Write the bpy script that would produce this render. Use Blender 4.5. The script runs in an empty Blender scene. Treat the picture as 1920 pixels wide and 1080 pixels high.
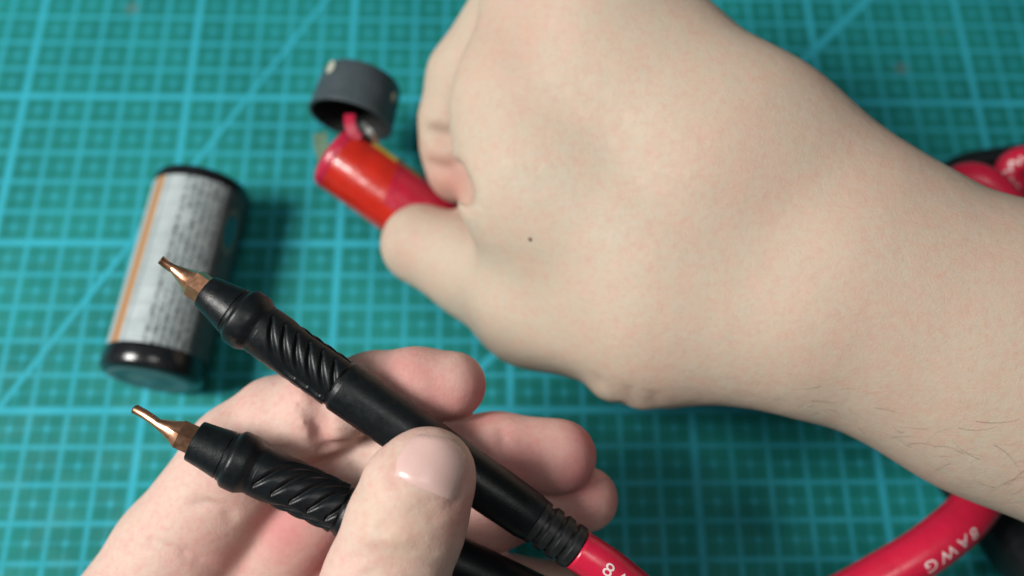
import bpy, bmesh, math, random
import numpy as np
from mathutils import Vector, Matrix, noise

random.seed(4)
rng = np.random.RandomState(7)
S = 0.01                      # everything below is written in centimetres

# ---------------------------------------------------------------- camera
FPX = 1731.7
RX, RY, RZ = 0.3788, -0.0265, -0.0084
CAM = np.array([-0.6635, -6.2727, 24.8406])
def _rot():
    cx, sx, cy, sy, cz, sz = math.cos(RX), math.sin(RX), math.cos(RY), math.sin(RY), math.cos(RZ), math.sin(RZ)
    X = np.array([[1,0,0],[0,cx,-sx],[0,sx,cx]]); Y = np.array([[cy,0,sy],[0,1,0],[-sy,0,cy]]); Z = np.array([[cz,-sz,0],[sz,cz,0],[0,0,1]])
    return Z @ Y @ X
ROT = _rot()
def V(px, py, d):             # view-aligned cm coordinates of a point seen at px,py at distance d
    return np.array([(px-960)/FPX*d, (540-py)/FPX*d, d])
def to_world(q):              # view-aligned cm -> world cm
    q = np.atleast_2d(q)
    return (q*np.array([1,1,-1])) @ ROT.T + CAM
def W(px, py, d):
    return to_world(V(px, py, d))[0]
def Wz(px, py, z):            # where the sight line through px,py meets height z
    dirw = (V(px, py, 1.0)*np.array([1,1,-1])) @ ROT.T
    t = (z-CAM[2])/dirw[2]
    return CAM + dirw*t
def ppc(d): return FPX/d      # pixels per cm

scene = bpy.context.scene
cd = bpy.data.cameras.new('camera'); cam = bpy.data.objects.new('camera', cd)
scene.collection.objects.link(cam); scene.camera = cam
m = Matrix([list(ROT[i]) + [CAM[i]*S] for i in range(3)] + [[0,0,0,1]])
cam.matrix_world = m
cd.sensor_width = 36; cd.lens = FPX/1920*36
cd.clip_start = 0.005; cd.clip_end = 20
cd.dof.use_dof = True; cd.dof.focus_distance = 0.165; cd.dof.aperture_fstop = 8.3

# ---------------------------------------------------------------- light
w = bpy.data.worlds.new('World'); scene.world = w; w.use_nodes = True
bg = w.node_tree.nodes['Background']
bg.inputs[0].default_value = (0.80, 0.93, 1.0, 1); bg.inputs[1].default_value = 0.05
def area(name, loc, target, size, power, col):
    l = bpy.data.lights.new(name, 'AREA'); l.shape = 'RECTANGLE'; l.size = size[0]*S; l.size_y = size[1]*S
    l.energy = power; l.color = col
    o = bpy.data.objects.new(name, l); scene.collection.objects.link(o)
    o.location = Vector(loc)*S
    o.rotation_euler = (Vector(target)-Vector(loc)).to_track_quat('-Z', 'Y').to_euler()
    return o
area('window_light', (-48, -5, 56), (0, 0, 3), (22, 22), 6.6, (1.0, 0.975, 0.93))
area('ceiling_light', (10, -12, 80), (2, 0, 4), (22, 22), 0.95, (1.0, 0.97, 0.93))
vs = scene.view_settings
vs.view_transform = 'Standard'; vs.look = 'None'; vs.exposure = 0.12; vs.gamma = 1.0

# ---------------------------------------------------------------- helpers
def link(o, parent=None):
    scene.collection.objects.link(o)
    if parent is not None: o.parent = parent
    return o
def mesh_obj(name, verts, faces, mat, parent=None, smooth=True, origin=None):
    """verts in world cm"""
    me = bpy.data.meshes.new(name)
    vv = np.asarray(verts, float)*S
    me.from_pydata([tuple(v) for v in vv], [], [tuple(int(i) for i in f) for f in faces])
    me.update()
    if smooth: me.polygons.foreach_set('use_smooth', [True]*len(me.polygons))
    if mat is not None: me.materials.append(mat)
    o = bpy.data.objects.new(name, me)
    return link(o, parent)
def thing(name, label, cat, group=None, loc=None):
    o = bpy.data.objects.new(name, None); o.empty_display_size = 0.01
    link(o); o['label'] = label; o['category'] = cat
    if group: o['group'] = group
    return o
def tag(o, label, cat, group=None):
    o['label'] = label; o['category'] = cat
    if group: o['group'] = group
def unit(v): v = np.asarray(v, float); return v/np.linalg.norm(v)
def frame(axis, up=(0,0,1)):
    a = unit(axis); u = np.cross(up, a); u = unit(u); v = np.cross(a, u)
    return a, u, v
def lathe(name, origin, axis, prof, mat, parent, n=48, radius=None, up=(0,0,1), caps=True, smooth=True, sharp=None):
    """prof: list of (distance along axis, radius)."""
    a, u, v = frame(axis, up)
    o = np.asarray(origin, float)
    vs_, fs = [], []
    for (t, r) in prof:
        for k in range(n):
            th = 2*math.pi*k/n
            rr = r if radius is None else radius(t, th, r)
            vs_.append(o + a*t + rr*(u*math.cos(th) + v*math.sin(th)))
    m_ = len(prof)
    for i in range(m_-1):
        for k in range(n):
            k2 = (k+1) % n
            fs.append((i*n+k, i*n+k2, (i+1)*n+k2, (i+1)*n+k))
    if caps:
        fs.append(tuple(range(n-1, -1, -1))); fs.append(tuple((m_-1)*n+k for k in range(n)))
    ob = mesh_obj(name, vs_, fs, mat, parent, smooth)
    if sharp:
        md = ob.modifiers.new('edges', 'EDGE_SPLIT'); md.split_angle = math.radians(sharp)
    return ob
def spline(pts, n=12):
    """Catmull-Rom through pts."""
    P = [np.asarray(p, float) for p in pts]
    P = [2*P[0]-P[1]] + P + [2*P[-1]-P[-2]]
    out = []
    for i in range(1, len(P)-2):
        for k in range(n):
            t = k/n
            out.append(0.5*((2*P[i]) + (-P[i-1]+P[i+1])*t + (2*P[i-1]-5*P[i]+4*P[i+1]-P[i+2])*t*t + (-P[i-1]+3*P[i]-3*P[i+1]+P[i+2])*t**3))
    out.append(P[-2])
    return np.array(out)
def sweep(path, up=(0,0,1)):
    """parallel frames along path"""
    T = np.gradient(path, axis=0); T /= np.linalg.norm(T, axis=1)[:, None]
    u = unit(np.cross(up, T[0])); U = []; Vv = []
    for t in T:
        u = unit(u - t*np.dot(u, t)); U.append(u); Vv.append(np.cross(t, u))
    return T, np.array(U), np.array(Vv)
def tube(name, path, r, mat, parent=None, n=28, up=(0,0,1)):
    T, U, Vv = sweep(path, up)
    vs_, fs = [], []
    for i, p in enumerate(path):
        rr = r if np.isscalar(r) else r[i]
        for k in range(n):
            th = 2*math.pi*k/n
            vs_.append(p + rr*(U[i]*math.cos(th) + Vv[i]*math.sin(th)))
    L = len(path)
    for i in range(L-1):
        for k in range(n):
            k2 = (k+1) % n
            fs.append((i*n+k, i*n+k2, (i+1)*n+k2, (i+1)*n+k))
    fs.append(tuple(range(n-1, -1, -1))); fs.append(tuple((L-1)*n+k for k in range(n)))
    return mesh_obj(name, vs_, fs, mat, parent)
def text_mesh(txt, size, space=1.0):
    c = bpy.data.curves.new('txt', 'FONT'); c.body = txt; c.size = size; c.space_character = space
    c.resolution_u = 3
    o = bpy.data.objects.new('txt', c); scene.collection.objects.link(o)
    dg = bpy.context.evaluated_depsgraph_get()
    me = bpy.data.meshes.new_from_object(o.evaluated_get(dg))
    bm = bmesh.new(); bm.from_mesh(me)
    bmesh.ops.triangulate(bm, faces=bm.faces)
    bmesh.ops.subdivide_edges(bm, edges=[e for e in bm.edges if e.calc_length() > size*.12], cuts=2)
    bmesh.ops.triangulate(bm, faces=bm.faces)
    vv = np.array([v.co[:] for v in bm.verts]); ff = [tuple(v.index for v in f.verts) for f in bm.faces]
    bm.free(); bpy.data.objects.remove(o); bpy.data.curves.remove(c); bpy.data.meshes.remove(me)
    return vv, ff
def wrap_text(name, txt, size, path, r, s0, ang, mat, parent, flip=False, space=1.0, reverse=False):
    """print txt on a tube, running along its length from arc length s0, centred on outward direction ang (world vector)"""
    vv, ff = text_mesh(txt, size, space)
    T, U, Vv = sweep(path)
    seg = np.linalg.norm(np.diff(path, axis=0), axis=1); arc = np.r_[0, np.cumsum(seg)]
    y0 = (vv[:,1].min()+vv[:,1].max())/2
    out = []
    for x, y, _ in vv:
        s = s0 - x if reverse else s0 + x
        s = min(max(s, 0), arc[-1]-1e-6)
        i = int(np.searchsorted(arc, s, side='right')-1); f = (s-arc[i])/seg[i]
        p = path[i]*(1-f)+path[i+1]*f; t = unit(T[i]*(1-f)+T[i+1]*f)
        nrm = unit(np.asarray(ang) - t*np.dot(ang, t)); side = np.cross(nrm, t)
        h = (y-y0)*(-1 if flip else 1)
        th = h/r
        out.append(p + (r+0.006)*(nrm*math.cos(th) + side*math.sin(th)))
    return mesh_obj(name, out, ff, mat, parent, smooth=False)

# ---------------------------------------------------------------- materials
def new_mat(name):
    m_ = bpy.data.materials.new(name); m_.use_nodes = True
    nt = m_.node_tree; b = nt.nodes['Principled BSDF']
    return m_, nt, b
def N(nt, t, **kw):
    n = nt.nodes.new(t)
    for k, v in kw.items():
        if k.startswith('i_'): n.inputs[int(k[2:])].default_value = v
        else: setattr(n, k, v)
    return n
def math_n(nt, op, a, b=None, c=None, clamp=False):
    n = nt.nodes.new('ShaderNodeMath'); n.operation = op; n.use_clamp = clamp
    for i, x in enumerate((a, b, c)):
        if x is None: continue
        if isinstance(x, (int, float)): n.inputs[i].default_value = x
        else: nt.links.new(x, n.inputs[i])
    return n.outputs[0]
def mixc(nt, fac, a, b, mode='MIX'):
    n = nt.nodes.new('ShaderNodeMix'); n.data_type = 'RGBA'; n.blend_type = mode
    for s, x in ((n.inputs[0], fac), (n.inputs[6], a), (n.inputs[7], b)):
        if isinstance(x, (int, float)): s.default_value = x
        elif isinstance(x, tuple): s.default_value = (*x, 1) if len(x) == 3 else x
        else: nt.links.new(x, s)
    return n.outputs[2]
def noise_n(nt, vec, scale, detail=3, rough=.55):
    n = nt.nodes.new('ShaderNodeTexNoise'); n.inputs['Scale'].default_value = scale
    n.inputs['Detail'].default_value = detail; n.inputs['Roughness'].default_value = rough
    if vec is not None: nt.links.new(vec, n.inputs['Vector'])
    return n.outputs[0]
def ramp(nt, x, a, b, lo=0., hi=1.):
    n = nt.nodes.new('ShaderNodeMapRange'); n.interpolation_type = 'SMOOTHSTEP'
    nt.links.new(x, n.inputs[0]); n.inputs[1].default_value = a; n.inputs[2].default_value = b
    n.inputs[3].default_value = lo; n.inputs[4].default_value = hi
    return n.outputs[0]
def bump(nt, b, h, strength, dist):
    n = nt.nodes.new('ShaderNodeBump'); n.inputs['Strength'].default_value = strength
    n.inputs['Distance'].default_value = dist*S
    nt.links.new(h, n.inputs['Height']); nt.links.new(n.outputs[0], b.inputs['Normal'])
    return n
def objco(nt):
    t = nt.nodes.new('ShaderNodeTexCoord'); s = nt.nodes.new('ShaderNodeVectorMath'); s.operation = 'SCALE'
    nt.links.new(t.outputs['Object'], s.inputs[0]); s.inputs['Scale'].default_value = 1/S
    return s.outputs[0]          # object coordinates in cm

def plain(name, col, rough=.5, metal=0., spec=.5, var=.12, nscale=3., bumpd=0., bscale=20., coat=0.):
    m_, nt, b = new_mat(name)
    co = objco(nt)
    n1 = noise_n(nt, co, nscale, 4)
    dark = tuple(c*(1-var) for c in col); lite = tuple(min(1, c*(1+var)) for c in col)
    nt.links.new(mixc(nt, ramp(nt, n1, .3, .7), dark, lite), b.inputs['Base Color'])
    rr = ramp(nt, noise_n(nt, co, nscale*2.3, 4), .3, .7, rough*.85, min(1, rough*1.18))
    nt.links.new(rr, b.inputs['Roughness'])
    b.inputs['Metallic'].default_value = metal
    b.inputs['Specular IOR Level'].default_value = spec
    b.inputs['Coat Weight'].default_value = coat
    if bumpd: bump(nt, b, noise_n(nt, co, bscale, 5), .6, bumpd)
    return m_

def mat_mat():
    m_, nt, b = new_mat('cutting_mat_pvc')
    co = objco(nt)
    sp = nt.nodes.new('ShaderNodeSeparateXYZ'); nt.links.new(co, sp.inputs[0])
    x, y = sp.outputs[0], sp.outputs[1]
    def dist_to(v, period, off=0.):       # distance to the nearest multiple of period (+off)
        a = math_n(nt, 'ADD', v, 1000*period + period/2 - off)
        a = math_n(nt, 'MODULO', a, period)
        return math_n(nt, 'ABSOLUTE', math_n(nt, 'SUBTRACT', a, period/2))
    def line(d, half, soft):
        return ramp(nt, d, half-soft, half+soft, 1., 0.)
    one = math_n(nt, 'MAXIMUM', line(dist_to(x, 1), .06, .07), line(dist_to(y, 1), .06, .07))
    one = math_n(nt, 'MULTIPLY', one, .72)
    five = math_n(nt, 'MAXIMUM', line(dist_to(x, 5), .10, .06), line(dist_to(y, 5), .10, .06))
    # half-centimetre lines are broken into short dashes centred on each crossing
    hx = math_n(nt, 'MULTIPLY', line(dist_to(x, 1, .5), .055, .06), line(dist_to(y, .5), .10, .08))
    hy = math_n(nt, 'MULTIPLY', line(dist_to(y, 1, .5), .055, .06), line(dist_to(x, .5), .10, .08))
    half = math_n(nt, 'MULTIPLY', math_n(nt, 'MAXIMUM', hx, hy), .74)
    faint = math_n(nt, 'MAXIMUM', line(dist_to(x, 1, .5), .04, .05), line(dist_to(y, 1, .5), .04, .05))
    half = math_n(nt, 'MAXIMUM', half, math_n(nt, 'MULTIPLY', faint, .26))
    # the printed angle lines: 0.5*(...) keeps them as true straight lines on the sheet
    def diag(px1, py1, px2, py2, wdt):
        a = Wz(px1, py1, 0); c = Wz(px2, py2, 0); d = unit((c-a)[:2]); nrm = (-d[1], d[0])
        k = -(nrm[0]*a[0] + nrm[1]*a[1])
        e = math_n(nt, 'ADD', math_n(nt, 'ADD', math_n(nt, 'MULTIPLY', x, float(nrm[0])), math_n(nt, 'MULTIPLY', y, float(nrm[1]))), float(k))
        return line(math_n(nt, 'ABSOLUTE', e), wdt, .04)
    dg = math_n(nt, 'MAXIMUM', diag(610, 0, 0, 762, .075), diag(1625, 0, 905, 685, .115))
    dg = math_n(nt, 'MULTIPLY', dg, .85)
    five = math_n(nt, 'MULTIPLY', five, .88)
    mask = math_n(nt, 'MAXIMUM', math_n(nt, 'MAXIMUM', one, five), math_n(nt, 'MAXIMUM', half, dg))
    wear = ramp(nt, noise_n(nt, co, .9, 5, .65), .3, .7, .78, 1.0)
    mask = math_n(nt, 'MULTIPLY', mask, wear)
    n1 = ramp(nt, noise_n(nt, co, .25, 5, .6), .32, .68)
    base = mixc(nt, n1, (.005, .140, .125), (.009, .190, .172))
    # knife scars and rubbed spots
    scr = nt.nodes.new('ShaderNodeTexNoise'); mp = nt.nodes.new('ShaderNodeMapping'); mp.inputs['Scale'].default_value = (.35, 6, 1)
    mp.inputs['Rotation'].default_value = (0, 0, .8)
    nt.links.new(co, mp.inputs[0]); nt.links.new(mp.outputs[0], scr.inputs['Vector']); scr.inputs['Scale'].default_value = 1.6; scr.inputs['Detail'].default_value = 4
    sc_ = ramp(nt, scr.outputs[0], .62, .72, 0, .35)
    base = mixc(nt, sc_, base, (.03, .28, .24))
    spots = ramp(nt, noise_n(nt, co, .8, 2, .4), .74, .80, 0, .55)
    base = mixc(nt, spots, base, (.06, .13, .11))
    col = mixc(nt, mask, base, (.035, .385, .510))
    # greyish stain near the far left edge and one at the right
    for (sx, sy) in ((248, 15), (1690, 128)):
        c_ = Wz(sx, sy, 0)
        ddx = math_n(nt, 'SUBTRACT', x, float(c_[0])); ddy = math_n(nt, 'SUBTRACT', y, float(c_[1]))
        dd = math_n(nt, 'SQRT', math_n(nt, 'ADD', math_n(nt, 'MULTIPLY', ddx, ddx), math_n(nt, 'MULTIPLY', ddy, ddy)))
        col = mixc(nt, ramp(nt, dd, .05, .34, .7, 0), col, (.09, .17, .16))
    nt.links.new(col, b.inputs['Base Color'])
    nt.links.new(ramp(nt, noise_n(nt, co, 1.2, 5), .3, .7, .58, .75), b.inputs['Roughness'])
    b.inputs['Specular IOR Level'].default_value = .16
    h = math_n(nt, 'ADD', math_n(nt, 'MULTIPLY', noise_n(nt, co, 14, 4), .7), math_n(nt, 'MULTIPLY', mask, -.5))
    bump(nt, b, h, .35, .02)
    return m_

def skin_mat(name, base, pink, pale, deep):
    m_, nt, b = new_mat(name)
    co = objco(nt)
    at = nt.nodes.new('ShaderNodeAttribute'); at.attribute_name = 'flush'
    ap = nt.nodes.new('ShaderNodeAttribute'); ap.attribute_name = 'pale'
    n1 = ramp(nt, noise_n(nt, co, .55, 4, .6), .33, .67)
    n2 = ramp(nt, noise_n(nt, co, 2.6, 4, .6), .35, .7)
    n3 = ramp(nt, noise_n(nt, co, 7.5, 3, .6), .40, .75)
    c = mixc(nt, math_n(nt, 'MULTIPLY', n1, .6), base, pale)
    c = mixc(nt, math_n(nt, 'MULTIPLY', n2, .46), c, pink)
    c = mixc(nt, math_n(nt, 'MULTIPLY', n3, .20), c, deep)
    c = mixc(nt, at.outputs['Fac'], c, deep)
    c = mixc(nt, ap.outputs['Fac'], c, (.43, .33, .20))
    nt.links.new(c, b.inputs['Base Color'])
    nt.links.new(ramp(nt, noise_n(nt, co, 4, 4), .3, .7, .50, .64), b.inputs['Roughness'])
    b.inputs['Specular IOR Level'].default_value = .29
    b.inputs['Subsurface Weight'].default_value = .35
    b.inputs['Subsurface Radius'].default_value = (1.0, .38, .2)
    b.inputs['Subsurface Scale'].default_value = .0035
    # fine skin relief: crossing creases and pores
    vor = nt.nodes.new('ShaderNodeTexVoronoi'); vor.feature = 'DISTANCE_TO_EDGE'; vor.inputs['Scale'].default_value = 9.
    wob = nt.nodes.new('ShaderNodeVectorMath'); wob.operation = 'ADD'
    nz = nt.nodes.new('ShaderNodeTexNoise'); nz.inputs['Scale'].default_value = 2.; nt.links.new(co, nz.inputs['Vector'])
    nt.links.new(co, wob.inputs[0]); nt.links.new(nz.outputs['Color'], wob.inputs[1]); nt.links.new(wob.outputs[0], vor.inputs['Vector'])
    e = ramp(nt, vor.outputs['Distance'], 0, .12)
    h = math_n(nt, 'ADD', math_n(nt, 'MULTIPLY', e, .22), math_n(nt, 'MULTIPLY', noise_n(nt, co, 16, 5, .6), .6))
    h = math_n(nt, 'ADD', h, math_n(nt, 'MULTIPLY', noise_n(nt, co, 2.2, 3, .6), 2.2))
    bump(nt, b, h, .34, .028)
    return m_

M_mat = mat_mat()
M_skin_r = skin_mat('skin_back_of_hand', (.470,.390,.305), (.52,.345,.272), (.455,.410,.320), (.46,.19,.155))
M_skin_l = skin_mat('skin_palm', (.565,.405,.345), (.57,.34,.295), (.54,.43,.355), (.49,.105,.12))
M_nail_r = plain('nail_right', (.47,.38,.33), .6, 0, .2, .05, 1.2)
M_nail = plain('nail', (.60,.405,.37), .28, 0, .5, .05, 1.2)
M_black = plain('black_anodised', (.006,.008,.0095), .36, 0, .28, .2, 4, .006, 30)
M_rubber = plain('black_rubber', (.010,.011,.012), .42, 0, .5, .2, 4)
M_red_cable = plain('red_silicone', (.52,.012,.045), .30, 0, .55, .06, 2, .006, 9)
M_blk_cable = plain('black_silicone', (.006,.008,.009), .40, 0, .4, .2, 2)
M_print = plain('white_print', (.75,.62,.62), .5)
M_red_wrap = plain('red_shrink_wrap', (.42,.017,.008), .24, 0, .5, .15, 1.4, .03, 2.2, .5)
M_pink_wrap = plain('crimson_shrink_edge', (.40,.014,.045), .30, 0, .6, .1, 2)
M_yellow = plain('yellow_print', (.75,.60,.05), .35)
M_steel = plain('nickel', (.45,.47,.45), .38, 1., .5, .1, 4)
M_cap = plain('slate_plastic', (.048,.064,.074), .42, 0, .5, .12, 2, .01, 12)
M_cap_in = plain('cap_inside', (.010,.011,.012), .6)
M_cream = plain('cream_dab', (.38,.41,.33), .6)
M_tan = plain('tan_film', (.10,.17,.11), .5)
M_gloss_black = plain('gloss_black_plastic', (.008,.009,.011), .22, 0, .55, .2, 2)
M_table = plain('table_wood', (.16,.10,.06), .5)

def copper_mat():
    m_, nt, b = new_mat('copper')
    co = objco(nt)
    n1 = ramp(nt, noise_n(nt, co, 5, 5), .3, .7)
    c = mixc(nt, n1, (.88,.44,.26), (.95,.52,.33))
    at = nt.nodes.new('ShaderNodeAttribute'); at.attribute_name = 'burnt'
    c = mixc(nt, at.outputs['Fac'], c, (.16,.09,.07))
    nt.links.new(c, b.inputs['Base Color']); b.inputs['Metallic'].default_value = 1
    nt.links.new(ramp(nt, noise_n(nt, co, 9, 4), .3, .7, .28, .36), b.inputs['Roughness'])
    bump(nt, b, noise_n(nt, co, 30, 2), .12, .002)
    return m_
M_copper = copper_mat()

LSIGN = -1.
def label_mat(R):
    """printed foil label: object z = along the axis, angle round it; orange stripe, rows of small print"""
    m_, nt, b = new_mat('printed_label')
    co = objco(nt)
    sp = nt.nodes.new('ShaderNodeSeparateXYZ'); nt.links.new(co, sp.inputs[0])
    th = math_n(nt, 'MULTIPLY', math_n(nt, 'ARCTAN2', sp.outputs[1], sp.outputs[0]), LSIGN)       # radians
    arc = math_n(nt, 'MULTIPLY', th, R); z = sp.outputs[2]
    base = mixc(nt, ramp(nt, noise_n(nt, co, 1.3, 4), .3, .7), (.29,.345,.355), (.39,.45,.46))
    # rows of print run along the can
    row = math_n(nt, 'FRACT', math_n(nt, 'MULTIPLY', arc, 5.2))
    rowid = math_n(nt, 'FLOOR', math_n(nt, 'MULTIPLY', arc, 5.2))
    inrow = math_n(nt, 'MULTIPLY', ramp(nt, row, .16, .26), ramp(nt, row, .78, .88, 1, 0))
    cv = nt.nodes.new('ShaderNodeCombineXYZ')
    nt.links.new(math_n(nt, 'MULTIPLY', z, 6.5), cv.inputs[0]); nt.links.new(math_n(nt, 'MULTIPLY', rowid, 3.7), cv.inputs[1])
    nt.links.new(math_n(nt, 'MULTIPLY', row, 2.2), cv.inputs[2])
    g = noise_n(nt, cv.outputs[0], 1.7, 2, .6)
    cv2 = nt.nodes.new('ShaderNodeCombineXYZ')
    nt.links.new(math_n(nt, 'MULTIPLY', z, .9), cv2.inputs[0]); nt.links.new(math_n(nt, 'MULTIPLY', rowid, 2.3), cv2.inputs[1])
    gap = ramp(nt, noise_n(nt, cv2.outputs[0], 1.0, 1), .30, .36)
    ink = math_n(nt, 'MULTIPLY', math_n(nt, 'MULTIPLY', inrow, ramp(nt, g, .44, .54)), gap)
    # the print starts right of a bare silvery band
    area_ = ramp(nt, arc, .05, -.05)
    ink = math_n(nt, 'MULTIPLY', ink, area_)
    c = mixc(nt, math_n(nt, 'MULTIPLY', ink, .9), base, (.035,.04,.045))
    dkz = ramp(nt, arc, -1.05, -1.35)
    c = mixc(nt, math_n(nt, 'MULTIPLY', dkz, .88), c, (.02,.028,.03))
    # fine grid of hairlines on the bare band
    gl = math_n(nt, 'MULTIPLY', ramp(nt, math_n(nt, 'ABSOLUTE', math_n(nt, 'SUBTRACT', math_n(nt, 'FRACT', math_n(nt, 'MULTIPLY', z, 2.1)), .5)), .02, .05, .35, 0), ramp(nt, arc, -.25, -.1))
    gl = math_n(nt, 'MAXIMUM', gl, ramp(nt, math_n(nt, 'ABSOLUTE', math_n(nt, 'SUBTRACT', arc, .50)), .015, .04, .6, 0))
    c = mixc(nt, gl, c, (.12,.15,.16))
    # orange stripe at the left of the label
    st = math_n(nt, 'MULTIPLY', ramp(nt, arc, .64, .68), ramp(nt, arc, .99, 1.03, 1, 0))
    c = mixc(nt, st, c, (.40,.19,.065))
    rim = math_n(nt, 'MULTIPLY', ramp(nt, arc, .75, .78), ramp(nt, arc, .88, .92, 1, 0))
    c = mixc(nt, math_n(nt, 'MULTIPLY', rim, .6), c, (.33,.20,.12))
    c = mixc(nt, ramp(nt, arc, 1.03, 1.09), c, (.30,.38,.40))
    nt.links.new(c, b.inputs['Base Color'])
    b.inputs['Roughness'].default_value = .5; b.inputs['Metallic'].default_value = .1
    b.inputs['Specular IOR Level'].default_value = .5
    return m_

# ---------------------------------------------------------------- the surface
def box(name, c, s, mat, parent=None):
    x, y, z = c; a, b_, h = s[0]/2, s[1]/2, s[2]/2
    vs_ = [(x+i*a, y+j*b_, z+k*h) for k in (-1,1) for j in (-1,1) for i in (-1,1)]
    fs = [(0,2,3,1),(4,5,7,6),(0,1,5,4),(2,6,7,3),(0,4,6,2),(1,3,7,5)]
    return mesh_obj(name, vs_, fs, mat, parent, smooth=False)
tb = box('table', (0, 5, -2.3), (140, 100, 4), M_table); tb['kind'] = 'structure'
mt = box('cutting_mat', (0, 5, -.15), (60, 45, .3), M_mat)
tag(mt, 'green self-healing cutting mat printed with a pale blue centimetre grid, under everything', 'cutting mat')

# ---------------------------------------------------------------- hands: one smooth surface each
class Body:
    def __init__(s, lo, hi, h):
        s.lo = np.array(lo, float); s.h = h
        s.n = np.ceil((np.array(hi)-s.lo)/h).astype(int)
        ax = [s.lo[i] + h*np.arange(s.n[i]) for i in range(3)]
        s.X, s.Y, s.Z = np.meshgrid(*[a.astype(np.float32) for a in ax], indexing='ij')
        s.F = np.full(s.X.shape, 50., np.float32)
    def cap(s, a, b, ra, rb, flat=1.):
        a = np.array(a, float); b = np.array(b, float)
        ad = b-a; ad[2] /= flat
        px = s.X-a[0]; py = s.Y-a[1]; pz = (s.Z-a[2])/flat
        L = float(ad@ad)+1e-9
        t = np.clip((px*ad[0]+py*ad[1]+pz*ad[2])/L, 0, 1)
        d = np.sqrt((px-t*ad[0])**2+(py-t*ad[1])**2+(pz-t*ad[2])**2) - (ra+(rb-ra)*t)
        return d.astype(np.float32)
    def add(s, d, k):
        h = np.clip(.5+.5*(s.F-d)/k, 0, 1)
        s.F = s.F*(1-h)+d*h - k*h*(1-h)
    def cut(s, d, k):
        h = np.clip(.5-.5*(s.F+d)/k, 0, 1)
        s.F = s.F*(1-h)-d*h + k*h*(1-h)
    def chain(s, pts, k=.4, flat=1., kj=.25):
        """pts: (px,py,d,r) ; capsules along them joined smoothly, then added to the body"""
        D = None
        for p, q in zip(pts[:-1], pts[1:]):
            d = s.cap(V(*p[:3]), V(*q[:3]), p[3], q[3], flat)
            if D is None: D = d
            else:
                h = np.clip(.5+.5*(D-d)/kj, 0, 1); D = D*(1-h)+d*h-kj*h*(1-h)
        s.add(D, k)
    def crease(s, pts, r, k=.12):
        for p, q in zip(pts[:-1], pts[1:]):
            s.cut(s.cap(V(*p), V(*q), r, r), k)
    def crease_on(s, pts, r, k=.12, sink=0.):
        out = []
        for i in range(len(pts)-1):
            n = 5
            for j in range(n + (i == len(pts)-2)):
                t = j/n; x = pts[i][0]*(1-t)+pts[i+1][0]*t; y = pts[i][1]*(1-t)+pts[i+1][1]*t
                d = s.surf_depth(x, y)
                if d is not None: out.append((x, y, d+sink))
        for i, (p, q) in enumerate(zip(out[:-1], out[1:])):
            if abs(p[2]-q[2]) > .35: continue
            f = math.sin(math.pi*(i+.5)/(len(out)-1))**.5
            s.cut(s.cap(V(*p), V(*q), r*f, r*f), k)
    def surf_depth(s, px, py, d0=8., d1=26.):
        """first depth along the sight line at which the body is hit"""
        ds = np.arange(d0, d1, .03)
        Q = np.array([V(px, py, d) for d in ds]); G = (Q-s.lo)/s.h
        ok = np.all((G >= 0) & (G < s.n-1), axis=1)
        Gi = np.clip(G.astype(int), 0, s.n-2); f = G-Gi
        def at(i,j,k): return s.F[Gi[:,0]+i, Gi[:,1]+j, Gi[:,2]+k]
        v = 0
        for i in (0,1):
            for j in (0,1):
                for k in (0,1):
                    v = v + at(i,j,k)*(f[:,0] if i else 1-f[:,0])*(f[:,1] if j else 1-f[:,1])*(f[:,2] if k else 1-f[:,2])
        v = np.where(ok, v, 9)
        idx = np.nonzero(v < 0)[0]
        return None if len(idx) == 0 else ds[idx[0]]
    def mesh(s, smooth=3):
        F = s.F; n = F.shape; ins = F < 0
        c = [ins[i:n[0]-1+i, j:n[1]-1+j, k:n[2]-1+k] for i in (0,1) for j in (0,1) for k in (0,1)]
        sm = sum(x.astype(np.int8) for x in c); act = (sm > 0) & (sm < 8)
        cells = np.argwhere(act); vid = -np.ones(act.shape, int); vid[act] = np.arange(len(cells))
        acc = np.zeros((len(cells), 3)); cnt = np.zeros(len(cells))
        corners = [(i,j,k) for i in (0,1) for j in (0,1) for k in (0,1)]
        val = {q: F[cells[:,0]+q[0], cells[:,1]+q[1], cells[:,2]+q[2]].astype(float) for q in corners}
        for q in corners:
            for ax in range(3):
                if q[ax]: continue
                p = list(q); p[ax] = 1; p = tuple(p)
                a, b = val[q], val[p]; msk = (a < 0) != (b < 0)
                t = np.where(msk, a/np.where(a-b == 0, 1, a-b), 0)
                pt = np.tile(np.array(q, float), (len(cells), 1)); pt[:, ax] = t
                acc[msk] += pt[msk]; cnt[msk] += 1
        verts = cells + acc/cnt[:, None]
        quads = []
        for ax in range(3):
            o1, o2 = [(1,2),(2,0),(0,1)][ax]
            sl0 = [slice(None)]*3; sl1 = [slice(None)]*3; sl0[ax] = slice(0,-1); sl1[ax] = slice(1,None)
            A = ins[tuple(sl0)]; B = ins[tuple(sl1)]
            e = np.argwhere(A != B)
            e = e[(e[:,o1] > 0) & (e[:,o2] > 0) & (e[:,o1] < n[o1]-1) & (e[:,o2] < n[o2]-1)]
            fl = A[e[:,0], e[:,1], e[:,2]]
            def g(d1, d2):
                q = e.copy(); q[:,o1] -= d1; q[:,o2] -= d2
                return vid[q[:,0], q[:,1], q[:,2]]
            Q = np.stack([g(1,1), g(0,1), g(0,0), g(1,0)], 1)
            Q[~fl] = Q[~fl][:, ::-1]
            quads.append(Q)
        Q = np.concatenate(quads)
        Vt = s.lo + verts*s.h
        E = np.concatenate([Q[:, [0,1]], Q[:, [1,2]], Q[:, [2,3]], Q[:, [3,0]]])
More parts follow.
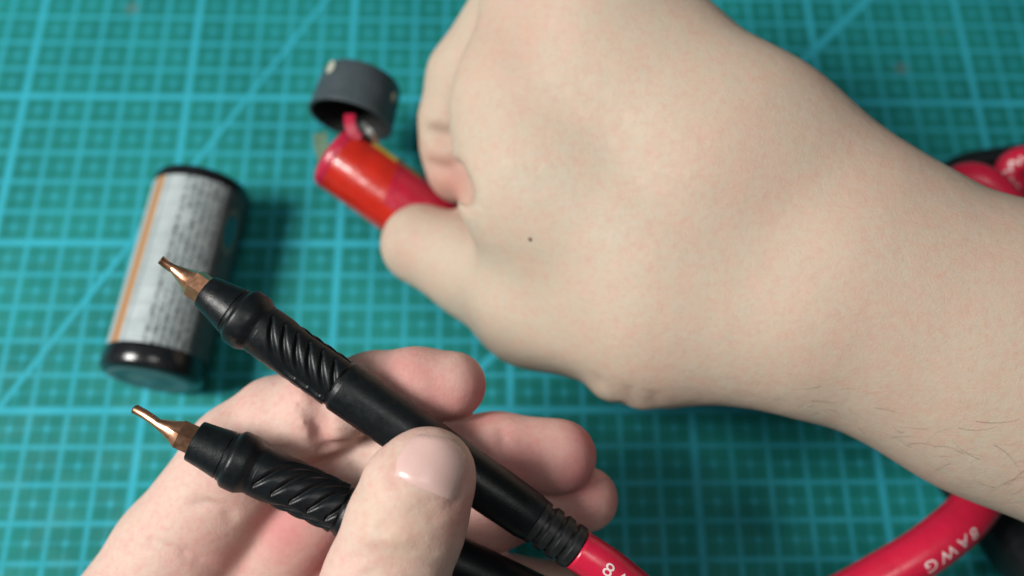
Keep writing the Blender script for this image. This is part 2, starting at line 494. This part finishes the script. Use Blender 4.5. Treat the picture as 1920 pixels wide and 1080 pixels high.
        for it in range(smooth):
            a = np.zeros_like(Vt); cn = np.zeros(len(Vt))
            np.add.at(a, E[:,0], Vt[E[:,1]]); np.add.at(a, E[:,1], Vt[E[:,0]])
            np.add.at(cn, E[:,0], 1); np.add.at(cn, E[:,1], 1)
            Vt = Vt*.4 + .6*a/np.maximum(cn, 1)[:, None]
        return Vt, Q[:, ::-1]        # depth axis is mirrored on the way to world space

def body_object(name, B, mat, flush, pale=(), smooth=3):
    Vt, Q = B.mesh(smooth)
    o = mesh_obj(name, to_world(Vt), Q, mat)
    for nm, lst in (('flush', flush), ('pale', pale)):
        f = np.zeros(len(Vt))
        for (px, py, d, r, a) in lst:
            dd = np.linalg.norm(Vt-V(px, py, d), axis=1)
            f = np.maximum(f, a*np.exp(-(dd/r)**2))
        at = o.data.attributes.new(nm, 'FLOAT', 'POINT'); at.data.foreach_set('value', f.astype(np.float32))
    return o
def nail_patch(name, B, rows, mat, parent, lift=.035, crown=.06, top_lift=.0):
    """rows: list of (left px, left py, right px, right py), root first; laid on the body's surface"""
    nu = 15; nv = len(rows); P = []
    for j, (x0, y0, x1, y1) in enumerate(rows):
        for i in range(nu):
            u = i/(nu-1); px = x0+(x1-x0)*u; py = y0+(y1-y0)*u
            d = B.surf_depth(px, py)
            P.append((px, py, d if d is not None else np.nan))
    D = np.array([p[2] for p in P]).reshape(nv, nu)
    # smooth the laid depths so that the plate is even
    dm = np.nanmedian(D); D = np.where(np.isnan(D), np.nanmax(D), D)
    for _ in range(12):
        Dp = np.pad(D, 1, mode='edge'); Dp[0] = 2*Dp[1]-Dp[2]; Dp[-1] = 2*Dp[-2]-Dp[-3]; Dp[:,0] = 2*Dp[:,1]-Dp[:,2]; Dp[:,-1] = 2*Dp[:,-2]-Dp[:,-3]
        D = .5*D + .125*(Dp[2:,1:-1]+Dp[:-2,1:-1]+Dp[1:-1,2:]+Dp[1:-1,:-2])
    vs_, fs = [], []
    for layer in (0, 1):
        for j in range(nv):
            for i in range(nu):
                u = i/(nu-1); vv = j/(nv-1)
                px, py, _ = P[j*nu+i]
                edge = min(u, 1-u)*2; e = min(1, edge/.12); r = min(1, vv/.12)
                l = lift*(e*r) - .03*(1-e*r) + crown*(1-(2*u-1)**2)*min(1, vv*2+.3) + top_lift*vv
                d = D[j, i] - l + (.05 if layer else 0)
                vs_.append(V(px, py, d))
    K = nv*nu
    for j in range(nv-1):
        for i in range(nu-1):
            a = j*nu+i
            fs.append((a, a+1, a+nu+1, a+nu)); fs.append((K+a, K+a+nu, K+a+nu+1, K+a+1))
    ring = [i for i in range(nu)] + [j*nu+nu-1 for j in range(1, nv)] + [(nv-1)*nu+i for i in range(nu-2, -1, -1)] + [j*nu for j in range(nv-2, 0, -1)]
    for a, b_ in zip(ring, ring[1:]+ring[:1]): fs.append((a, K+a, K+b_, b_))
    return mesh_obj(name, to_world(np.array(vs_)), fs, mat, parent)

# ---- right hand and forearm, back of the hand up, pinching the red battery
R = Body((-4.0, -8.8, 14.6), (17.5, 8.6, 26.5), .1)
R.chain([(2500,880,17.6,3.5),(1890,662,18.9,2.98),(1620,545,19.3,2.85)], .4, .72, .5)
R.chain([(1640,490,19.3,2.35),(1385,315,19.6,2.45),(1172,150,20.5,2.35),(1075,40,21.2,2.0)], .5, .62, .6)
R.chain([(1560,560,19.3,2.5),(1300,480,19.9,2.5),(1068,330,20.7,2.45),(1034,200,21.0,2.2),(1040,60,21.3,1.8)], .4, .62, .6)
R.chain([(1480,600,19.4,1.75),(1235,598,20.3,1.82),(1010,556,21.8,1.62),(905,505,22.9,1.26),(790,458,23.4,1.04)], .7, .92, .5)
R.chain([(1010,-120,21.8,1.7),(1080,-60,20.9,1.8),(1120,20,20.5,1.7)], .6, .8, .5)      # outer knuckles beyond the frame
# curled index finger, coming forward under the knuckle
R.chain([(960,50,22.8,1.25),(886,150,23.6,1.14),(860,225,23.8,1.02)], .2, 1, .3)
R.chain([(860,225,23.8,1.02),(862,270,24.0,1.0),(870,312,24.1,1.02)], .16, 1, .25)
R.chain([(1000,120,23.6,1.1),(935,250,24.9,1.0),(930,330,25.2,.95)], .2, 1, .3)          # middle finger behind
R.crease_on([(800,246),(825,256),(848,258)], .08, .25)
R.crease_on([(802,306),(825,318),(850,316)], .06, .2)
R.crease_on([(735,418),(742,460),(746,512)], .025, .12)
# folds of the wrist edge
for (x, y, rr) in ((1140,722,.30),(1205,728,.36),(1250,722,.30)):
    R.add(R.cap(V(x,y,20.3), V(x+50,y-70,19.6), rr, rr*.8), .45)
R.chain([(915,300,23.7,.6),(905,350,23.4,.6),(900,395,23.0,.5)], .2, 1, .3)
for (x, y, r_) in ((858,318,.18),(868,346,.22),(878,372,.17)):
    R.cut(R.cap(V(x,y,19.6), V(x,y,22.0), r_, r_), .15)
for pts in ([(1188,756),(1184,738),(1176,724)], [(1230,758),(1230,746),(1224,734)], [(1120,730),(1124,716),(1118,704)]):
    R.crease_on(pts, .010, .12)
R.crease([(1226,775,20.3),(1245,735,19.9)], .05, .15)
R.crease([(1165,765,20.3),(1185,725,19.9)], .04, .15)
right = body_object('right_hand', R, M_skin_r,
    [(840,345,23.2,1.0,.7),(885,350,22.3,.6,.6),(1000,60,20.5,1.6,.2),(1350,300,19,1.8,.15),(760,450,22.6,.7,.2),(1650,560,18,1.6,.12),(880,385,23.4,.9,.55),(825,265,23,.5,.25),(1240,700,20,2.2,.12),(900,400,21.8,.6,.35),(1700,400,18,3.5,.12)], smooth=4)
tag(right, 'right hand and bare forearm reaching in from the right, back up, pinching the red battery', 'hand')
nail_patch('thumbnail', R, [(752,432,750,516),(742,430,738,510),(731,434,727,500),(722,442,719,488)], M_nail_r, right, .006, -.01)

# ---- left hand, palm up, thumb pressing both pens on curled fingers
Lh = Body((-11.2, -9.2, 13.2), (3.6, -0.6, 23.0), .085)
Lh.chain([(180,1290,19.5,1.7),(330,1040,19.2,1.28),(455,860,18.9,1.12),(520,800,18.8,1.02)], .4, .95, .3)   # index, first segment
Lh.chain([(525,800,18.8,1.0),(610,765,18.4,.86),(700,728,18.2,.72)], .2, 1, .25)
Lh.chain([(700,728,18.2,.72),(780,722,18.1,.72),(848,722,18.05,.67)], .15, 1, .2)
Lh.chain([(330,1290,19.9,1.6),(480,1080,19.9,1.2),(640,900,19.3,.95)], .25, 1, .3)                        # middle
Lh.chain([(645,893,19.2,.90),(780,862,18.7,.80),(930,850,18.3,.78),(1048,856,18.1,.74)], .16, 1, .25)
Lh.chain([(520,1320,20.0,1.5),(640,1130,20.0,1.1),(780,1010,19.6,.9)], .2, 1, .3)                         # ring
Lh.chain([(780,1000,19.5,.85),(930,960,19.1,.74),(1020,935,18.8,.68),(1098,936,18.6,.66)], .12, 1, .25)
Lh.chain([(740,1330,20.0,1.3),(860,1160,19.6,.9),(950,1110,19.0,.72),(1040,1108,18.6,.62)], .12, 1, .25)  # little
Lh.chain([(300,1340,20.4,2.6),(560,1330,20.4,2.6),(760,1350,20.2,2.4)], .8, .7, .6)                       # palm
Lh.chain([(360,1150,19.9,1.35),(470,1100,19.9,1.2)], .5, .9, .3)
# thumb
Lh.chain([(560,1420,17.6,1.7),(662,1230,16.5,1.2),(724,1085,15.8,1.03),(760,985,15.65,.98),(784,918,15.7,.92),(805,886,15.75,.78)], .2, .9, .25)
# creases of the finger joints
Lh.crease([(590,715,17.75),(604,770,17.5),(606,830,17.75)], .10, .3)
for pts, r in (([(668,1022),(720,1032),(780,1028),(826,1036)], .02), ([(655,1050),(700,1044),(760,1052),(835,1058)], .028), ([(690,1068),(740,1064),(800,1072)], .022),
               ([(650,1080),(720,1082),(800,1090)], .02), ([(770,950),(800,962),(830,968)], .008), ([(700,985),(735,990)], .008)):
    Lh.crease_on(pts, r, .10)
for pts, r in (([(600,842),(640,836),(690,820)], .06), ([(655,870),(668,900),(676,930)], .03), ([(560,760),(590,790),(600,815)], .05), ([(625,740),(640,765),(650,790)], .02),
               ([(360,945),(392,942),(425,958),(440,968)], .015), ([(250,1010),(330,1030),(400,1060)], .03), ([(940,800),(945,840)], .012), ([(690,668),(684,690)], .015)):
    Lh.crease_on(pts, r, .14)
Lh.crease_on([(752,848),(736,872),(729,893),(738,904),(770,920),(805,936),(838,952),(853,944),(864,922),(874,896),(880,868)], .022, .07)
left = body_object('left_hand', Lh, M_skin_l,
    [(905,735,18,.70,.85),(870,760,17.8,.8,.55),(760,700,17.6,.9,.45),(820,750,17.6,.8,.5),(1110,830,18,.8,.8),(1090,885,17.8,.9,.7),(960,890,17.7,1.1,.62),(1040,850,17.6,.8,.35),(1000,830,17.6,.8,.2),
     (1150,930,18.5,.6,.6),(1080,960,18.2,.8,.4),(620,700,18,.9,.25),(480,900,18.2,.9,.2),(862,905,14.9,.25,.4),(738,885,14.9,.2,.3),(850,940,14.9,.25,.35),(600,800,18.2,.55,.55),(600,842,18.5,.5,.7),(1000,912,18.3,.5,.5),(540,985,18.8,.8,.7),(640,1060,19,1.2,.6),(430,1040,18.6,.9,.3),
     (480,780,18.2,.7,.15),(865,960,15.3,.5,.35),(870,900,15.3,.35,.25),(930,990,18.6,1,.35),(700,770,17.9,.5,.3)],
    [(760,1000,14.7,.95,.25),(800,960,14.7,.5,.25),(600,850,18.4,.3,.2)], smooth=3)
tag(left, 'left hand in the foreground, palm up, thumb pressing two black pens onto the curled fingers', 'hand')
nail_rows = [(733,897,849,948),(733,887,856,939),(735,876,864,924),(738,864,870,906),(743,852,875,888),(750,840,877,870),(759,829,874,853),(771,820,864,837),(785,813,848,823)]
nail_patch('thumbnail', Lh, nail_rows, M_nail, left, .055, .03)

# hairs on the forearm
def hairs():
    vs_, fs = [], []
    def hair(px, py, L, ang, curl, wd=.008):
        pts = []
        x, y, a = px, py, ang
        for i in range(9):
            d = R.surf_depth(x, y, 10, 26)
            if d is None: d = pts[-1][2] if pts else None
            if d is None: return
            pts.append((x, y, d - .01 - .05*math.sin(math.pi*i/8)))
            x += L/8*math.cos(a); y += L/8*math.sin(a); a += curl/8
        P = to_world(np.array([V(*p) for p in pts])); base = len(vs_)
        for i, p in enumerate(P):
            t = P[min(i+1, 8)]-P[max(i-1, 0)]; t = unit(t); s1 = unit(np.cross(t, (0,0,1))); s2 = np.cross(t, s1)
            r = wd*(1-.75*i/8)
            for k in range(3):
                th = 2.094*k; vs_.append(p + r*(s1*math.cos(th)+s2*math.sin(th)))
        for i in range(8):
            for k in range(3):
                fs.append((base+i*3+k, base+i*3+(k+1)%3, base+(i+1)*3+(k+1)%3, base+(i+1)*3+k))
    for i in range(34):
        px = random.uniform(1420, 1990); lo = 742+(px-1375)*.42
        py = lo - 12 - abs(random.gauss(0, 1))*85*(.35+.65*(px-1400)/500)
        hair(px, py, random.uniform(22, 75), random.choice((0., math.pi)) + random.gauss(0, .28), random.gauss(0, .9), random.uniform(.0012, .003))
    for (px, py, L, a, c) in ((1500,752,-1,0,0),(1515,752,64,.02,.1),(1700,835,60,-.3,.9),(1790,800,80,.3,-.7),(1830,790,90,.15,-.5),(1640,765,50,.1,.3),(1865,835,60,.5,.6)):
        if L > 0: hair(px, py, L, a, c, .0032)
    return vs_, fs
hv, hf = hairs()
M_hair = plain('dark_hair', (.07,.05,.035), .5)
ho = mesh_obj('arm_hair', hv, hf, M_hair, right); ho['kind'] = 'stuff'
# small mole on the back of the hand
dmo = R.surf_depth(995, 448); c0 = to_world(V(995, 448, dmo+.03))[0]
mv, mf = [], []
for j in range(5):
    for k in range(12):
        ph = math.pi/2*j/4; mv.append(c0 + .06*np.array([math.cos(ph)*math.cos(k*.5236), math.cos(ph)*math.sin(k*.5236), .9*math.sin(ph)]))
for j in range(4):
    for k in range(12): mf.append((j*12+k, j*12+(k+1)%12, (j+1)*12+(k+1)%12, (j+1)*12+k))
mesh_obj('mole', mv, mf, plain('mole_brown', (.16,.09,.05), .5), right)

# ---------------------------------------------------------------- spot welding pens
def pen(label, p0, p1, d0, d1, tip, hand, flutes, cable_end, roll, bent, fr):
    root = thing('welding_pen', label, 'welding pen', 'the two spot welding pens held in the left hand')
    a3 = W(p0[0], p0[1], d0); b3 = W(p1[0], p1[1], d1)
    root.location = Vector(a3)*S
    ax = unit(b3-a3); sc = d0/17.0
    vdir = unit(CAM-a3)                       # used only to choose the roll of the shaft
    up = vdir
    def LT(name, prof, mat, radius=None, n=56, sharp=None):
        ob = lathe(name, a3-a3, ax, [(t*sc, r*sc) for t, r in prof], mat, root, n, radius, up, True, True, sharp)
        return ob
    # front sleeve and collar
    LT('front_sleeve', [(0,.215),(.0,fr-.02),(.02,fr),(.30,fr*.6+.186),(.62,.465),(.63,.452),(.65,.452),(.66,.47),(.72,.48)], M_black, sharp=38)
    LT('collar', [(.70,.3),(.70,.47),(.76,.535),(.79,.555),(.83,.56),(1.02,.56),(1.07,.55),(1.16,.505),(1.20,.482),(1.23,.478),(1.30,.482)], M_black, sharp=38)
    # fluted grip: scalloped grooves curving along the shaft
    g0, g1 = 1.28, 2.95
    def rad(t, th, r):
        t = t/sc; best = 0.
        for (s0, th0, sg, A, Ln) in flutes:
            u = (t-s0)/Ln
            if u < -.15 or u > 1.15: continue
            uu = min(max(u, 0), 1)
            thc = th0 + sg*A*(1-(1-uu)**2.2)
            for q in range(-1, 2):
                dth = (th-thc+math.pi) % (2*math.pi) - math.pi
            slope = abs(A*2.2*(1-uu)**1.2/Ln)*.47
            e = abs(dth)*.47/math.sqrt(1+slope**2)
            if u < 0: e = math.hypot(e, u*Ln)
            if u > 1: e = math.hypot(e, (u-1)*Ln)
            wd = .065*(.35+.65*math.sin(math.pi*min(max(uu*.92+.06, 0), 1)))
            best = max(best, math.exp(-(e/wd)**2))
        return r - .062*best*sc
    L_ = [(g0 + (g1-g0)*i/150, .486) for i in range(151)]
    lathe('grip', a3-a3, ax, [(t*sc, r*sc) for t, r in L_], M_black, root, 200, rad, up)
    LT('barrel', [(2.94,.40),(2.95,.455),(2.99,.452),(3.02,.462),(3.06,.49),(3.10,.497),(3.5,.495),(5.0,.487),(6.6,.47),(7.2,.455),(7.35,.43)], M_black, sharp=40)
    # ribbed strain relief
    pr = [(7.33,.34)]
    for i in range(4):
        t = 7.34+i*.26; pr += [(t,.40),(t+.03,.425),(t+.15,.42),(t+.17,.36),(t+.24,.36)]
    pr.append((8.4,.33))
    LT('strain_relief', pr, M_rubber, sharp=40)
    # cable: continues the axis, then droops out of the frame
    e0 = ax*8.32*sc; mid = cable_end
    pts = [e0, e0+ax*1.0] + [np.asarray(q)-a3 for q in mid]
    path = spline(pts, 14)
    cb = tube('cable', path, .385*sc, M_red_cable, root)
    if hand == 'upper':
        wrap_text('cable_print', '8AWG', .34, path, .385*sc, .50, unit(CAM-(a3+e0)), M_print, cb, False, 1.3)
    # electrode: hexagonal root, cone, long thin bent tip
    tp = W(tip[0], tip[1], tip[2])-a3
    hexr = .285*sc*(fr/.385)**.5
    a, u, v = frame(-ax, up)
    vs_, fs, burnt = [], [], []
    L0, L1 = .27*sc, .60*sc                    # hex length, cone end
    def ring(c, r, hexn, aa, uu, vv_, fl=1.):
        st = len(vs_)
        for k in range(24):
            th = 2*math.pi*k/24+roll
            rr = r
            if hexn:
                ph = (th-roll) % (math.pi/3) - math.pi/6
                rr = r*(1-hexn) + hexn*r*math.cos(math.pi/6)/math.cos(ph)*1.06
            vs_.append(c + rr*(uu*math.cos(th)+vv_*math.sin(th)*fl))
        return st
    rings = [ring(-a*.05, hexr, 1, a, u, v), ring(a*L0, hexr, 1, a, u, v)]
    cend = a*L1*1.2
    td = unit(tp-cend); _, u2, v2 = frame(td, up)
    rings.append(ring(a*(L0+.07*sc), hexr*.84, .45, a, u, v))
    rings.append(ring(a*(L0+.24*sc), hexr*.58, .1, a, u, v))
    rings.append(ring(cend, hexr*.33, 0, a, u, v))
    Lt = np.linalg.norm(tp-cend)
    for f, r in ((.2,.32),(.55,.31),(.85,.31),(.95,.33),(1.0,.26)):
        off = v2*0 + u2*bent*math.sin(math.pi*f)*.06
        rings.append(ring(cend+td*Lt*f+off, hexr*r, 0, td, u2, v2, .8))
    for r0, r1 in zip(rings[:-1], rings[1:]):
        for k in range(24):
            k2 = (k+1)%24; fs.append((r0+k, r0+k2, r1+k2, r1+k))
    fs.append(tuple(rings[-1]+k for k in range(24))); fs.append(tuple(rings[0]+23-k for k in range(24)))
    ob = mesh_obj('electrode', vs_, fs, M_copper, root)
    for q in range(24): ob.data.polygons[q].use_smooth = False
    ob.modifiers.new('edges', 'EDGE_SPLIT').split_angle = math.radians(20)
    at = ob.data.attributes.new('burnt', 'FLOAT', 'POINT')
    bv = [float(np.clip(1-np.linalg.norm(np.array(p)-tp)/.14, 0, 1))*.95 for p in vs_]
    at.data.foreach_set('value', bv)
    # brass seat ring between electrode and sleeve
    lathe('seat_ring', a3-a3, -ax, [(-.04,.20*sc),(-.04,.262*sc),(.012,.262*sc),(.02,.235*sc)], M_copper, root, 40, None, up, True, True, 40)
    return root

fl_up = [(1.34+i*.275, .95+q*2.094, 1, 1.55, .95) for i in range(6) for q in range(3)]
fl_lo = [(1.36+i*.36, 2.15-q*2.094, -1, 1.75, 1.0) for i in range(6) for q in range(3)]
pen('upper black welding pen with copper tip over the grey battery, red lead at its rear',
    (386,546), (1083,1030), 17.0, 17.0, (301,486,16.9), 'upper', fl_up, [W(1330,1230,17.6), W(1500,1400,18.6)], .2, .3, .33)
pen('lower black welding pen with copper tip beside the battery base, passing under the thumb',
    (364,826), (930,1088), 16.9, 17.5, (251,766,16.9), 'lower', fl_lo, [W(1330,1290,18.2), W(1480,1420,19)], .5, -.3, .385)

# ---------------------------------------------------------------- grey battery lying on the mat
def grey_battery():
    Rb = 1.3
    A = Wz(284, 712, Rb); Bq = Wz(381, 352, Rb); A[2] = Bq[2] = Rb
    ax = unit(Bq-A); L = float(np.linalg.norm(Bq-A))
    root = thing('grey_battery', 'silver-grey cylindrical battery with orange stripe and black ends lying on the mat', 'battery')
    root.location = Vector(A)*S
    zq = Vector(ax).to_track_quat('Z', 'Y').to_matrix()
    upv = zq.inverted() @ Vector((0,0,1)); roll = math.atan2(upv.y, upv.x)
    root.rotation_euler = (zq.to_4x4() @ Matrix.Rotation(roll, 4, 'Z')).to_euler()   # object x now points straight up
    def part(name, prof, mat, sharp=35, n=72):
        return lathe(name, (0,0,0), (0,0,1), prof, mat, root, n, None, (0,1,0), True, True, sharp)
    part('can', [(.18,Rb-.12),(.2,Rb-.03),(L-.25,Rb-.03),(L-.2,Rb-.12)], M_gloss_black)
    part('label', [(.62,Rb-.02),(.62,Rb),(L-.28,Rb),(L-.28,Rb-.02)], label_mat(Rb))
    part('base_ring', [(.0,Rb-.30),(-.02,Rb-.16),(.03,Rb-.05),(.12,Rb+.02),(.34,Rb+.03),(.52,Rb+.02),(.60,Rb+.015),(.635,Rb-.03)], M_gloss_black, 60)
    part('top_ring', [(L-.30,Rb-.03),(L-.29,Rb+.012),(L-.08,Rb+.015),(L+.02,Rb-.02),(L+.06,Rb-.12),(L+.05,Rb-.3)], M_gloss_black, 60)
    face = part('base_plate', [(-.045,.01),(-.045,.42),(-.03,.46),(-.02,.80),(-.035,.84),(-.035,Rb-.20),(-.01,Rb-.17),(.02,Rb-.17)],
                plain('dull_zinc', (.12,.19,.20), .42, .4, .5, .15, 2, .01, 10), 40)
    # oval teal emblem printed on the dark side of the can
    vs_, fs = [], []; th0 = -1.22*LSIGN; z0 = L-1.45
    for rr in (0., .5, 1.):
        for k in range(24):
            t = 2*math.pi*k/24; th = th0 + .20*rr*math.cos(t); z = z0 + .50*rr*math.sin(t)
            vs_.append(((Rb+.008)*math.cos(th), (Rb+.008)*math.sin(th), z))
    for j in range(2):
        for k in range(24): fs.append((j*24+k, j*24+(k+1)%24, (j+1)*24+(k+1)%24, (j+1)*24+k))
    mesh_obj('emblem', vs_, fs, plain('teal_ink', (.015,.12,.15), .35), root)
    vs_, fs = [], []
    for rr in (1.05, 1.35):
        for k in range(24):
            t = 2*math.pi*k/24; th = th0 + .20*rr*math.cos(t); z = z0 + .50*rr*math.sin(t)
            vs_.append(((Rb+.010)*math.cos(th), (Rb+.010)*math.sin(th), z))
    for k in range(24): fs.append((k, (k+1)%24, 24+(k+1)%24, 24+k))
    mesh_obj('emblem_border', vs_, fs, plain('olive_ink', (.12,.13,.10), .4), root)
grey_battery()

# ---------------------------------------------------------------- red battery in the right hand
def red_battery():
    A = W(628, 290, 25.0); Bq = W(905, 492, 24.9)
    Rb = .93; ax = unit(Bq-A)
    root = thing('red_battery', 'glossy red wrapped battery with yellow print, pinched in the right hand beside the grey cap', 'battery')
    root.location = Vector(A)*S
    up = unit(CAM-A); O = A-A
    def part(name, prof, mat, sharp=40): return lathe(name, O, ax, prof, mat, root, 64, None, up, True, True, sharp)
    part('body', [(.10,Rb-.10),(.14,Rb-.02),(.25,Rb),(6.2,Rb),(6.3,Rb-.1)], M_red_wrap)
    part('wrap_edge', [(-.02,Rb-.42),(-.06,Rb-.30),(-.05,Rb-.14),(.02,Rb-.03),(.12,Rb+.012),(.26,Rb+.012),(.30,Rb)], M_pink_wrap, 60)
    part('terminal', [(-.16,.10),(-.16,.32),(-.02,.36),(.0,.55)], M_steel)
    # crimson print band nearer the fingers, yellow block at the far flank
    a, u, v = frame(ax, up)
    def patch(name, t0, t1, th0, th1, mat, lift=.008, skew=0.):
        vs_, fs = [], []; n1, n2 = 12, 12
        for i in range(n1+1):
            for j in range(n2+1):
                t = t0+(t1-t0)*i/n1; th = th0+(th1-th0)*j/n2; t += skew*j/n2
                vs_.append(O + a*t + (Rb+lift)*(u*math.cos(th)+v*math.sin(th)))
        for i in range(n1):
            for j in range(n2):
                q = i*(n2+1)+j; fs.append((q, q+1, q+n2+2, q+n2+1))
        return mesh_obj(name, vs_, fs, mat, root)
    # direction towards the camera is v or -v depending on the frame: find the angle
    cdir = unit(CAM-A); thc = math.atan2(np.dot(cdir, v), np.dot(cdir, u))
    rt = unit(to_world(V(700,200,25))[0]-to_world(V(600,340,25))[0]); thr = math.atan2(np.dot(rt, v), np.dot(rt, u))
    sg = 1 if (thr-thc+math.pi) % (2*math.pi)-math.pi > 0 else -1
    T = lambda x: thc+sg*x
    patch('crimson_band', 2.0, 5.6, T(-.3), T(1.5), plain('crimson_print', (.36,.010,.030), .26), .006, -.5)
    patch('yellow_print', .75, 1.55, T(1.02), T(1.32), M_yellow, .010)
    patch('olive_print', 1.65, 2.35, T(1.08), T(1.36), plain('olive_print', (.28,.22,.04), .35), .010)
    patch('dark_print', .35, .72, T(.95), T(1.25), plain('black_print', (.03,.02,.02), .35), .010)
    # torn wrap tongue and nickel strip welded to the end
    def strip(name, pts, wd, th, mat):
        path = spline([np.asarray(p)-A for p in pts], 6); T_, U, Vv = sweep(path, up)
        vs_, fs = [], []
        for i, p in enumerate(path):
            for (s1, s2) in ((-1,-1),(1,-1),(1,1),(-1,1)): vs_.append(p+U[i]*wd/2*s1+Vv[i]*th/2*s2)
        for i in range(len(path)-1):
            for k in range(4): fs.append((i*4+k, i*4+(k+1)%4, (i+1)*4+(k+1)%4, (i+1)*4+k))
        fs.append((3,2,1,0)); q = (len(path)-1)*4; fs.append((q,q+1,q+2,q+3))
        return mesh_obj(name, vs_, fs, mat, root, smooth=False)
    strip('wrap_tongue', [W(672,262,24.35), W(660,246,24.3), W(655,228,24.3), W(656,215,24.4)], .28, .04, M_pink_wrap)
    strip('nickel_strip', [W(708,272,24.6), W(694,248,24.35), W(678,232,24.5)], .14, .03, M_steel)
    strip('insulating_film', [W(610,300,25.3), W(602,274,25.4), W(600,250,25.6)], .38, .02, M_tan)
red_battery()

# ---------------------------------------------------------------- slate cap
def slate_cap():
    # opening faces down-left, towards the battery end
    O = W(657, 226, 25.4); Tq = W(680, 152, 25.75)
    ax = unit(Tq-O); Rc = 1.17; H = 1.34
    root = thing('plastic_cap', 'slate grey round plastic cap with cream spots, open side towards the red battery', 'cap')
    root.location = Vector(O)*S
    up = unit(CAM-O)
    lathe('shell', O-O, ax, [(0,Rc-.07),(0,Rc+.01),(.05,Rc+.02),(.12,Rc),(H*.55,Rc-.03),(H-.16,Rc-.07),(H-.05,Rc-.13),(H,Rc-.24),(H,.02)], M_cap, root, 72, None, up, False, True, 50)
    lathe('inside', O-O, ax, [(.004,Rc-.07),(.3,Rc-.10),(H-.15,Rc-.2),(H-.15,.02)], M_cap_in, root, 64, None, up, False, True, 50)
    a, u, v = frame(ax, up)
    def dab(px, py, d, rr):
        c = W(px, py, d)-O; t = np.dot(c, a); rad = unit(c-a*t); sd = np.cross(a, rad)
        vs_, fs = [], []
        for q in (0,.6,1.):
            for k in range(16):
                th = 2*math.pi*k/16; vs_.append(a*(t+rr*1.3*q*math.cos(th)) + (Rc-.045+.035*(1-q*q)+.02)*unit(rad+sd*rr*q*math.sin(th)/Rc))
        for j in range(2):
            for k in range(16): fs.append((j*16+k, j*16+(k+1)%16, (j+1)*16+(k+1)%16, (j+1)*16+k))
        mesh_obj('cream_spot', vs_, fs, M_cream, root)
    dab(637, 138, 25.1, .15); dab(735, 182, 25.2, .11)
slate_cap()

# ---------------------------------------------------------------- loose leads at the right
def lead(name, label, pts, r, mat, txt=()):
    path = spline(pts, 14)
    cb = tube(name, path, r, mat)
    tag(cb, label, 'cable', 'thick leads coiled under the forearm')
    for (s0, t, sz, ang, fl, rev, sp) in txt:
        wrap_text('cable_print', t, sz, path, r, s0, ang, M_print, cb, fl, sp, rev)
    return path
cdir = unit(CAM-W(1750, 1000, 21))
sd = unit(W(1800,1050,21)-W(1740,990,21))
lead('red_cable', 'thick red silicone lead with white size print, crossing below the wrist at lower right',
     [W(1180,1420,21.6), W(1445,1200,21.3), W(1625,1098,21.1), W(1752,1020,21.2), W(1840,932,21.8), W(1905,780,22.8), W(1960,600,24.2)], .545, M_red_cable,
     [(9.45, '8AWG', .40, unit(cdir*.85+sd*.5), True, True, 1.4)])
lead('red_cable', 'short red lead end peeking from behind the forearm at the upper right',
     [W(1745,395,24.3), W(1800,342,24.0), W(1852,350,23.8), W(1905,415,23.9), W(1960,520,24.6)], .47, M_red_cable)
lead('red_cable', 'red lead loop with white print cut by the right edge of the frame',
     [W(1930,480,26.2), W(1915,380,25.6), W(1892,322,25.2), W(1925,300,25.0), W(1985,322,25.0), W(2040,400,25.0)], .38, M_red_cable,
     [(2.35, '8AWG', .34, unit(CAM-W(1925,300,25)), False, False, 1.1)])
lead('black_cable', 'thick black lead passing beneath the red one at the lower right corner',
     [W(1720,740,23.6), W(1825,895,23.4), W(1905,1010,23.1), W(1965,1090,22.9), W(2010,1250,22.6)], .85, M_blk_cable)
lead('black_cable', 'black lead edge behind the red loops at the upper right',
     [W(1700,430,26.6), W(1780,325,26.6), W(1870,298,26.6), W(1990,288,26.6), W(2100,300,26.6)], .34, M_blk_cable)
